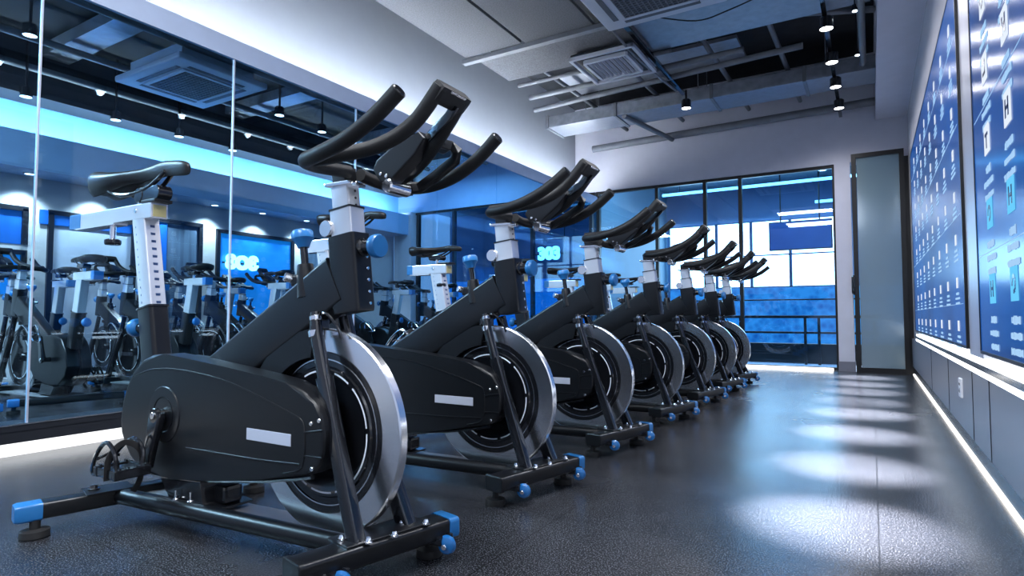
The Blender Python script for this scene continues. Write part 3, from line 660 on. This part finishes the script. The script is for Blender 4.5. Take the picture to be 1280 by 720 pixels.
for i, (x, y, z) in enumerate([(-.06, 5.45, 3.12), (-.06, 6.4, 3.12)]):
    T = thing('pin_lamp', ['tiny blue-white ceiling light right of the topmost spotlight', 'tiny blue-white ceiling light lower down by the grey pipe'][i], 'ceiling lamp', (x, y, z), 0, 'tiny ceiling lights')
    bm = NB(); cyl(bm, (0, 0, 0), (0, 0, 1), .022, .05, 14); obj('lamp_housing', bm, GLO, T); bm = NB(); cyl(bm, (0, 0, -.004), (0, 0, 1), .018, .006, 14, .001); obj('lamp_lens', bm, LAMPB, T)
    bm = NB(); cyl(bm, (0, 0, .05), (0, 0, 1), .006, .6, 8); obj('lamp_stem', bm, GLO, T)

# ------------------------------------------------------------------ open ceiling over the bikes
def slab(lo, hi, m, name, label, cat, grp=None): return tag(obj(name, B(lo, hi, .004), m), label, cat, grp)
slab((-3.36, -2, 3.20), (-2.73, 4.70, 3.23), CEILP, 'ceiling_board', 'long grey mineral ceiling board along the left wall', 'ceiling board', 'ceiling boards')
slab((-2.70, -2, 3.20), (-2.02, 4.75, 3.23), CEILP, 'ceiling_board', 'grey mineral ceiling board left of the air conditioner', 'ceiling board', 'ceiling boards')
slab((-3.30, 4.80, 3.205), (-1.75, 5.42, 3.235), CEILP, 'ceiling_board', 'grey ceiling board crossing behind the two long boards, at the vent', 'ceiling board', 'ceiling boards')
slab((-1.90, 4.98, 3.24), (.05, 5.6, 3.27), GALV, 'ceiling_board', 'smooth grey board above the air conditioner reaching right to the lamps', 'ceiling board', 'ceiling boards')
slab((-3.42, 4.72, 3.16), (-1.3, 4.78, 3.20), PIPE, 'ceiling_batten', 'grey batten at the end of the long ceiling boards', 'ceiling batten', 'ceiling battens')
def pipe(a, b, r, m, label, cat='pipe', name='ceiling_pipe', grp='ceiling pipes'):
    bm = NB(); tube(bm, [a, b], r, 12, up=Vector((0, .01, 1))); return tag(obj(name, bm, m), label, cat, grp)
pipe((-3.3, 5.62, 3.22), (-1.6, 5.62, 3.22), .022, PIPE, 'thin grey pipe across the dark ceiling gap, nearest of the cross pipes')
pipe((-3.4, 6.05, 3.24), (-1.0, 6.0, 3.24), .03, PIPE, 'grey pipe crossing the dark ceiling behind the vent')
pipe((-3.5, 6.35, 3.20), (-.5, 6.15, 3.22), .03, PIPE, 'grey pipe crossing the ceiling just before the flat duct')
pipe((-1.45, 5.2, 3.3), (.08, 5.9, 3.3), .028, PIPE, 'grey pipe slanting across the ceiling behind the string of lamps')
pipe((-.02, 1.5, 3.16), (-.02, 6.75, 3.16), .03, PIPE, 'long grey pipe running along the right edge of the ceiling')
pipe((-3.5, 8.15, 3.15), (.09, 8.15, 3.20), .05, PIPE, 'thick grey pipe lying along the top of the back wall')
pipe((-2.55, 6.9, 3.12), (-2.3, 8.1, 3.10), .032, PIPE, 'short grey pipe running from the duct to the back wall')
for i, x in enumerate((-3.0, -2.2, -1.35, -.75)):
    pipe((x, 5.4, 3.34), (x+.05, 8.1, 3.34), .025, PIPE, ['leftmost rail running into the dark ceiling gap', 'ceiling rail running back beside the vent', 'ceiling rail running back right of the vent', 'ceiling rail running back left of the lamp string'][i], 'ceiling rail', 'ceiling_rail', 'ceiling rails')
# flat duct
T = thing('air_duct', 'flat grey sheet-metal duct crossing the ceiling before the back wall', 'duct', (-1.75, 7.1, 3.13))
bm = NB(); box(bm, (0, 0, .08), (3.72, .46, .15), bev=.01); obj('duct_body', bm, GALV, T)
bm = NB()
for x in (-1.84, -.9, .25, 1.2):
    bm = NB(); box(bm, (x, 0, .08), (.035, .50, .175), bev=.004); obj('duct_flange', bm, PIPE, T)
bm = NB()
for x in (-1.3, .1, 1.4):
    for s_ in (-.22, .22): cyl(bm, (x, s_, .15), (0, 0, 1), .005, .55, 6, .001)
obj('hanger_rod', bm, PIPE, T)
slab((-3.5, 7.55, 3.45), (.05, 8.2, 3.48), GALV, 'ceiling_board', 'grey board in the gap between the duct and the back wall', 'ceiling board', 'ceiling boards')
slab((-3.1, 6.2, 3.46), (-1.1, 6.8, 3.5), GALV, 'ceiling_board', 'shadowed grey board above the cross pipes before the duct', 'ceiling board', 'ceiling boards')
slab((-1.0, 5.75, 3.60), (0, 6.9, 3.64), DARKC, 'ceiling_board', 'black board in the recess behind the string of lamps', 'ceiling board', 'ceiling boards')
bm = NB(); tube(bm, catmull([(-1.55, 4.75, 3.17), (-1.2, 4.95, 3.12), (-.95, 5.05, 3.19), (-.6, 5.0, 3.24)], 6), .006, 8); tag(obj('ceiling_cable', bm, BLKF), 'thin black cable sagging behind the ceiling air conditioner', 'cable')
bm = NB()
P0 = catmull([(-1.90, 4.6, 3.2), (-1.86, 5.2, 3.12), (-1.84, 5.9, 3.14), (-1.80, 6.5, 3.16)], 6)
tube(bm, P0, .012, 8); tag(obj('ceiling_cable', bm, PIPE), 'grey armoured cable leading to the single middle spotlight', 'cable')

def cassette(loc, sx, sy, label, grille=GRL):
    T = thing('air_conditioner', label, 'air conditioner', loc, 0, 'ceiling cassette air conditioners')
    bm = NB(); box(bm, (0, 0, .03), (sx, sy, .06), bev=.03, seg=4); box(bm, (0, 0, .12), (sx*.8, sy*.8, .16)); ca = obj('casing', bm, ACW, T)
    a, b = sx*.5, sy*.5; bm = NB()
    for s_ in (-1, 1):
        box(bm, (s_*a*.74, 0, -.001), (.045, sy*.62, .006), bev=.002); box(bm, (0, s_*b*.74, -.001), (sx*.62, .045, .006), bev=.002)
    obj('air_slot', bm, GRL, T)
    bm = NB()
    for s_ in (-1, 1):
        box(bm, (s_*a*.60, 0, -.008), (.035, sy*.62, .014), bev=.004); box(bm, (0, s_*b*.60, -.008), (sx*.62, .035, .014), bev=.004)
    obj('grille_frame', bm, ACW, T)
    bm = NB(); box(bm, (0, 0, -.002), (sx*.56, sy*.56, .006)); gp = obj('grille', bm, grille, T)
    bm = NB(); n = 14
    for k in range(n+1):
        t = (k/n-.5)
        box(bm, (t*sx*.56, 0, -.008), (.008, sy*.56, .008)); box(bm, (0, t*sy*.56, -.008), (sx*.56, .008, .008))
    obj('grille_lattice', bm, PIPE, gp)
    return T
cassette((-1.38, 4.30, 3.09), .98, .82, 'pale square ceiling air conditioner cut off by the top of the picture')
cassette((-5.80, 3.40, 2.98), 1.12, .92, 'blue-lit square ceiling air conditioner seen through the left glass')
# slatted vent
T = thing('ceiling_vent', 'square slatted air vent in the ceiling between the boards and the lamps', 'vent', (-2.12, 5.46, 3.13))
bm = NB(); a, b = .31, .33
for s_ in (-1, 1):
    box(bm, (s_*a, 0, 0), (.032, 2*b+.032, .035), bev=.006); box(bm, (0, s_*b, 0), (2*a+.032, .032, .035), bev=.006)
    box(bm, (s_*a*.68, 0, -.01), (.03, 1.36*b, .04), bev=.005); box(bm, (0, s_*b*.68, -.01), (1.36*a, .03, .04), bev=.005)
obj('vent_frame', bm, ACW, T)
bm = NB(); box(bm, (0, 0, .04), (2*a, 2*b, .01)); obj('vent_back', bm, BLKF, T)
bm = NB()
for k in range(9): box(bm, (-a*.56+k*a*.14, 0, -.012), (.006, 1.3*b, .026), rot=Matrix.Rotation(.5, 3, 'Y'))
obj('vent_slat', bm, ACW, T)

# ------------------------------------------------------------------ right wall displays
def display(y0, y1, z0, z1, cols, rows, cellw, label, tile, seed):
    T = thing('wall_display', label, 'display', (WX, (y0+y1)/2, z0), 0, 'blue wall displays')
    cy = (y1+y0)/2; h = (y1-y0)/2; rnd = random.Random(seed)
    bm = NB(); box(bm, (-.004, 0, (z1-z0)/2), (.022, 2*h, z1-z0), bev=.003); obj('screen', bm, SCRN, T)
    bm = NB()
    for z in (0, z1-z0): box(bm, (-.006, 0, z), (.024, 2*h+.01, .012))
    for y in (-h, h): box(bm, (-.006, y, (z1-z0)/2), (.024, .012, z1-z0))
    obj('screen_frame', bm, BLKF, T)
    bt = NB(); bg_ = NB(); parts = []; gl_ = []
    for c, y in enumerate(cols):
        for r, z in enumerate(rows):
            yy = y-cy; zz = z-z0; q = NB(); parts.append((q, ICOB if (r >= len(rows)-2 and tile > .07) else ICOW))
            # rounded tile made of a frame and a glyph cut as a gap
            a = tile/2; k = rnd.randrange(4); X_ = -.0165
            if tile > .07:
                box(q, (X_, yy, zz), (.002, 2*a, 2*a)); gl_.append((yy, zz, k, a)); k = 9
            if k < 9:
              for s_ in (-1, 1): box(q, (X_, yy+s_*a*.8, zz), (.002, a*.4, 2*a)); box(q, (X_, yy, zz+s_*a*.8), (.002, a*1.3, a*.4))
            if k == 0: box(q, (X_, yy, zz), (.002, a*.5, a*.5)); 
            elif k == 1: box(q, (X_, yy-a*.35, zz), (.002, a*.3, a*1.3)); box(q, (X_, yy+a*.35, zz), (.002, a*.3, a*1.3))
            elif k == 2: ringq = [(yy+a*.42*math.cos(t*PI/6), zz+a*.42*math.sin(t*PI/6)) for t in range(12)]; [box(q, (X_, u, v_), (.002, a*.22, a*.22)) for u, v_ in ringq[:9]]
            elif k == 3: box(q, (X_, yy, zz+a*.3), (.002, a*1.2, a*.25)); box(q, (X_, yy, zz-a*.3), (.002, a*.3, a*.6))
            for ln in range(3):
                wl = cellw*(.42 if ln == 0 else .62)*(.8+.3*rnd.random()); u = -wl/2; zc = zz-a-tile*.55-ln*tile*.46
                while u < wl/2:
                    gw = tile*.075*(.7+rnd.random()); gh = tile*(.24 if ln == 0 else .20)*(.75+.4*rnd.random())
                    box(bt, (X_, yy+u, zc), (.0015, gw, gh)); 
                    if rnd.random() < .5: box(bt, (X_, yy+u+gw*.6, zc+gh*.3*(1 if rnd.random() < .5 else -1)), (.0015, gw, gh*.25))
                    u += gw*1.7
    if gl_:
        for (yy, zz, k, a) in gl_:
            q = NB(); X_ = -.018
            if k == 0: ringp = [(yy+a*.45*math.cos(t*PI/6), zz+a*.45*math.sin(t*PI/6)) for t in range(10)]; [box(q, (X_, u, v_), (.001, a*.24, a*.24)) for u, v_ in ringp]
            elif k == 1: box(q, (X_, yy-a*.4, zz), (.001, a*.25, a*1.1)); box(q, (X_, yy+a*.4, zz), (.001, a*.25, a*1.1)); box(q, (X_, yy, zz), (.001, a*.8, a*.22))
            elif k == 2: box(q, (X_, yy, zz+a*.4), (.001, a*1.0, a*.22)); box(q, (X_, yy, zz-a*.4), (.001, a*1.0, a*.22)); box(q, (X_, yy-a*.4, zz), (.001, a*.22, a*.9))
            else: box(q, (X_, yy, zz+a*.3), (.001, a*1.1, a*.22)); box(q, (X_, yy, zz-a*.2), (.001, a*.25, a*.9))
            obj('icon_glyph', q, SCRD, T)
    for q, mm in parts: obj('screen_icon', q, mm, T)
    obj('caption_text', bt, TXT, T, 'small pale caption lines under the icons')
    for z in [(rows[i]+rows[i+1])/2-z0 for i in range(len(rows)-1)][::2]: box(bg_, (-.0155, 0, z), (.001, 2*h*.96, .002))
    obj('grid_line', bg_, TXT, T)
    return T
display(3.44, 7.25, .52, 2.29, [3.72+.425*i for i in range(8)], [2.12-.215*i for i in range(8)], .26, 'long blue wall display packed with small icons, beyond the metal pillar', .052, 3)
display(1.30, 3.02, .52, 2.75, [1.55, 1.95, 2.32, 2.70], [2.56, 2.31, 2.06, 1.81, 1.56, 1.30, 1.03, .76], .27, 'near blue wall display with larger icons, cut by the right edge of the picture', .105, 5)
T = thing('power_socket', 'white wall socket on the dark panel under the long display', 'socket', (WX-.005, 3.80, .30))
bm = NB(); box(bm, (-.004, 0, 0), (.010, .095, .095), bev=.003); obj('socket_plate', bm, OUTL, T)
bm = NB()
for (y, z) in ((-.014, .018), (.014, .018), (-.016, -.018), (.016, -.018), (0, -.008)): box(bm, (-.0095, y, z), (.002, .004, .012))
obj('socket_slot', bm, BLKF, T)

# ------------------------------------------------------------------ side room, standing for what the mirror reflects
def wrect(name, m, y0, y1, z0, z1, frame=True, x=-7.945):
    x += .40; y0 *= .95; y1 *= .95; z1 = .66+(z1-.66)*.95; z0 = z0 if z0 < .2 else .66+(z0-.66)*.95
    o = struct(name, B((x-.01, y0, z0), (x, y1, z1)), m)
    if frame:
        bm = NB()
        for y in (y0, y1): box(bm, (x+.01, y, (z0+z1)/2), (.04, .05, z1-z0))
        box(bm, (x+.01, (y0+y1)/2, z1), (.04, y1-y0+.05, .05)); struct('window_frame', bm, BLKF, o)
wrect('window_12', BWIN, 1.9, 2.82, 1.45, 1.84)
wrect('window_13', BWIN2, 1.9, 2.82, .9, 1.36)
wrect('window_14', BSTEEL, 3.06, 3.95, 0, 1.84)
wrect('window_15', BWIN, 2.95, 3.95, 1.70, 1.86, False, x=-7.93)
wrect('window_16', BWING, 4.12, 4.82, .1, 1.92)
wrect('window_17', BWIN, 4.12, 4.36, .1, 1.90, False, x=-7.93)
wrect('window_18', BWIN2, 5.08, 6.35, .1, 1.88)
wrect('window_19', BWING, 6.6, 7.7, .1, 1.95)
def neon(name, txt, loc, rot, size, label):
    cu = bpy.data.curves.new(name, 'FONT'); cu.body = txt; cu.size = size; cu.extrude = .012; cu.bevel_depth = .008; cu.offset = .01; cu.align_x = 'CENTER'; cu.align_y = 'CENTER'
    o = bpy.data.objects.new(name, cu); C.objects.link(o)
    me = bpy.data.meshes.new_from_object(o.evaluated_get(bpy.context.evaluated_depsgraph_get())); bpy.data.objects.remove(o)
    T = thing(name, label, 'neon sign', loc); T.rotation_euler = rot
    g = bpy.data.objects.new('neon_letters', me); C.objects.link(g); me.materials.clear(); me.materials.append(NEON); g.parent = T
    bm = NB(); box(bm, (0, 0, -.03), (size*2.3, size*.10, .015), bev=.003); obj('sign_bracket', bm, BLKF, T)
    return T
neon('neon_sign', 'ƐOƐ', (-7.50, 5.17, 1.40), (PI/2, 0, PI/2), .24, 'glowing blue neon sign in the window seen through the left glass')
for i, (y, x, z) in enumerate([(2.44, -6.95, 2.78), (3.24, -6.95, 2.78), (3.93, -6.95, 2.78), (4.62, -6.95, 2.78)]):
    track_lamp((x, y, z), 'blue-tinted spotlight behind the glass before the cove, '+['leftmost of four', 'second from the left of four', 'third from the left of four', 'at the second glass joint'][i], 'spotlights seen through the glass', LAMPB, 3.45)
for i, (x, y, z) in enumerate([(-5.78, 2.04, 2.93), (-5.68, 4.34, 2.93), (-5.75, 5.01, 2.93)]):
    track_lamp((x, y, z), 'spotlight behind the glass beside the blue-lit air conditioner, '+['left of it at the picture edge', 'just right of it', 'second to the right of it'][i], 'spotlights seen through the glass', LAMPB, 3.45)
for i, y in enumerate((2.0, 2.75, 3.45, 4.15, 4.85, 5.6, 6.4, 7.2)):
    T = thing('downlight', 'small round downlight under the blue soffit behind the glass, '+['cut off at the left edge', 'leftmost in the picture', 'just left of the nearest saddle', 'hidden behind the nearest saddle', 'right of the nearest saddle', 'near the second glass joint', 'right of the second glass joint', 'behind the resistance knob'][i], 'downlight', (-7.36, y*.96, 2.122), 0, 'soffit downlights')
    bm = NB(); lathe(bm, [(0, -.002), (.04, -.002), (.04, .004), (0, .004)], Matrix(), 20); obj('lamp_lens', bm, LAMPB, T)
    bm = NB(); lathe(bm, [(.04, -.004), (.055, -.004), (.055, .006), (.04, .006)], Matrix(), 20); obj('trim_ring', bm, ACW, T)
    l = spot('downlight_light', (0, 0, -.02), 95, (.95, .97, 1), 1.9, .8, .03); l.parent = T
for i, (a, b_) in enumerate([((-6.5, -1, 3.2), (-6.5, 8, 3.2)), ((-4.9, -1, 3.25), (-4.9, 8, 3.25)), ((-7.0, .5, 3.1), (-7.0, 8, 3.1)), ((-5.3, -1, 3.15), (-5.3, 8, 3.15))]):
    pipe(a, b_, .035, PIPE, 'blue-shadowed ceiling pipe seen through the glass, '+['above the air conditioner', 'closest behind the glass', 'beside the cove', 'just before the air conditioner'][i], grp='pipes in the side room')
for i, y in enumerate((2.6, 4.6, 6.4)):
    slab((-7.4, y, 3.28), (-4.1, y+.25, 3.4), GALV, 'ceiling_beam', 'dark cross beam under the side room ceiling, '+['nearest of three', 'middle of three', 'farthest of three'][i], 'beam', 'side room beams')

# ------------------------------------------------------------------ far room behind the end glazing
FY = 12.15
def pane(x0, x1, z0, z1, m, name, label, cat, grp=None):
    o = obj(name, B((x0, FY-.05, z0), (x1, FY-.03, z1)), m); return tag(o, label, cat, grp)
k = 0
wlab = ['leftmost, glowing behind the handlebars', 'second from the left', 'third, with a blue television before it', 'rightmost, next to the door pillar']
for (x0, x1) in ((-3.5, -2.62), (-2.56, -1.98), (-1.92, -1.30), (-1.24, -.35)):
    T = thing('daylight_window', 'blazing white far window, '+wlab[k], 'window', ((x0+x1)/2, FY-.04, 1.22), 0, 'bright far windows'); k += 1
    w_ = x1-x0; bm = NB(); box(bm, (0, 0, .62), (w_, .02, 1.24)); obj('window_pane', bm, DAY, T)
    bm = NB()
    for z in (0, .60, 1.25): box(bm, (0, -.02, z), (w_+.04, .03, .025))
    for x in (-w_/2-.02, w_/2+.02): box(bm, (x, -.02, .62), (.03, .03, 1.26))
    obj('window_bars', bm, FARW, T)
T = thing('television', 'blue screen hanging in front of the bright far windows', 'television', (-1.02, 11.2, 1.78))
bm = NB(); box(bm, (0, 0, .27), (.98, .05, .50), bev=.008); obj('tv_body', bm, BLKF, T); bm = NB(); box(bm, (0, -.028, .27), (.94, .006, .46)); obj('tv_screen', bm, SCRN, T); bm = NB()
for x in (-.3, .3): cyl(bm, (x, 0, .52), (0, 0, 1), .012, .9, 8)
obj('tv_hanger', bm, BLKF, T)
o = obj('backlit_picture', B((-3.5, 12.04, 0), (.5, 12.10, 1.20)), MURAL); tag(o, 'long blue backlit picture of a blurred crowd under the far windows', 'backlit picture')
o = obj('backlit_picture', B((-8.3, 11.0, 0), (-4.7, 11.05, 1.45)), BWIN2); tag(o, 'bright blue panel seen between the bikes left of the end glazing', 'lit panel')
def ledtube(a, b_, label):
    T = thing('led_tube', label, 'tube light', a, 0, 'blue tube lights'); d = Vector(b_)-Vector(a)
    bm = NB(); tube(bm, [(0, 0, 0), d], .025, 10, up=Vector((0, 0, 1))); obj('glowing_tube', bm, TUBE, T)
    for k in (.1, .9): bm = NB(); cyl(bm, d*k, (0, 0, 1), .006, 3.22-a[2], 8, .001); obj('hanger_rod', bm, GLO, T)
ledtube((-3.2, 10.6, 2.85), (-.15, 10.6, 2.85), 'long blue tube light high behind the end glazing')
ledtube((-.8, 11.5, 2.65), (-.3, 11.5, 2.65), 'short blue tube light above the television')
t3 = neon('neon_sign', '303', (-5.0, 9.6, 1.80), (PI/2, 0, 0), .30, 'glowing neon numerals seen between the second and third bikes')
for x in (-.3, .3): bm = NB(); cyl(bm, (x, 0, -.03), (0, 1, 0), .008, 1.42, 8, .001); obj('hanger_rod', bm, BLKF, t3)
T = thing('handrail', 'black metal handrail in front of the glazed end wall', 'railing', (-1.2, 9.2, 0))
bm = NB(); box(bm, (0, 0, .66), (2.6, .04, .04), bev=.006); obj('top_rail', bm, BLKF, T)
bm = NB(); box(bm, (0, 0, .44), (2.6, .03, .03), bev=.005); obj('mid_rail', bm, BLKF, T)
bm = NB(); box(bm, (0, 0, .90), (2.6, .02, .02), bev=.005); obj('upper_wire', bm, BLKF, T)
for x in (-1.2, -.45, .40, .57, 1.22): bm = NB(); box(bm, (x, 0, .33), (.035, .035, .66), bev=.005); obj('rail_post', bm, BLKF, T)
o = obj('low_black_kerb', B((-3.4, 9.4, 0), (.5, 9.55, .28), .01), BLKF); tag(o, 'low black kerb behind the handrail', 'kerb')
for i, (x, y) in enumerate(((-1.1, 9.6), (-2.4, 9.5), (-.6, 10.2), (-6.2, 9.6), (-5.4, 10.0), (-4.6, 9.8))):
    T = thing('downlight', 'small far ceiling light behind the glazing, '+['centre right', 'left of the mullions', 'rightmost', 'far left pair', 'middle of the left three', 'nearest the neon numerals'][i], 'downlight', (x, y, 2.9+.0), 0, 'far room downlights')
    bm = NB(); lathe(bm, [(0, 0), (.05, 0), (.05, .02), (0, .02)], Matrix(), 16); obj('lamp_lens', bm, LAMPB, T); bm = NB(); lathe(bm, [(.05, -.004), (.065, 0), (.065, .3), (.05, .3)], Matrix(), 16); obj('trim_ring', bm, GLO, T)
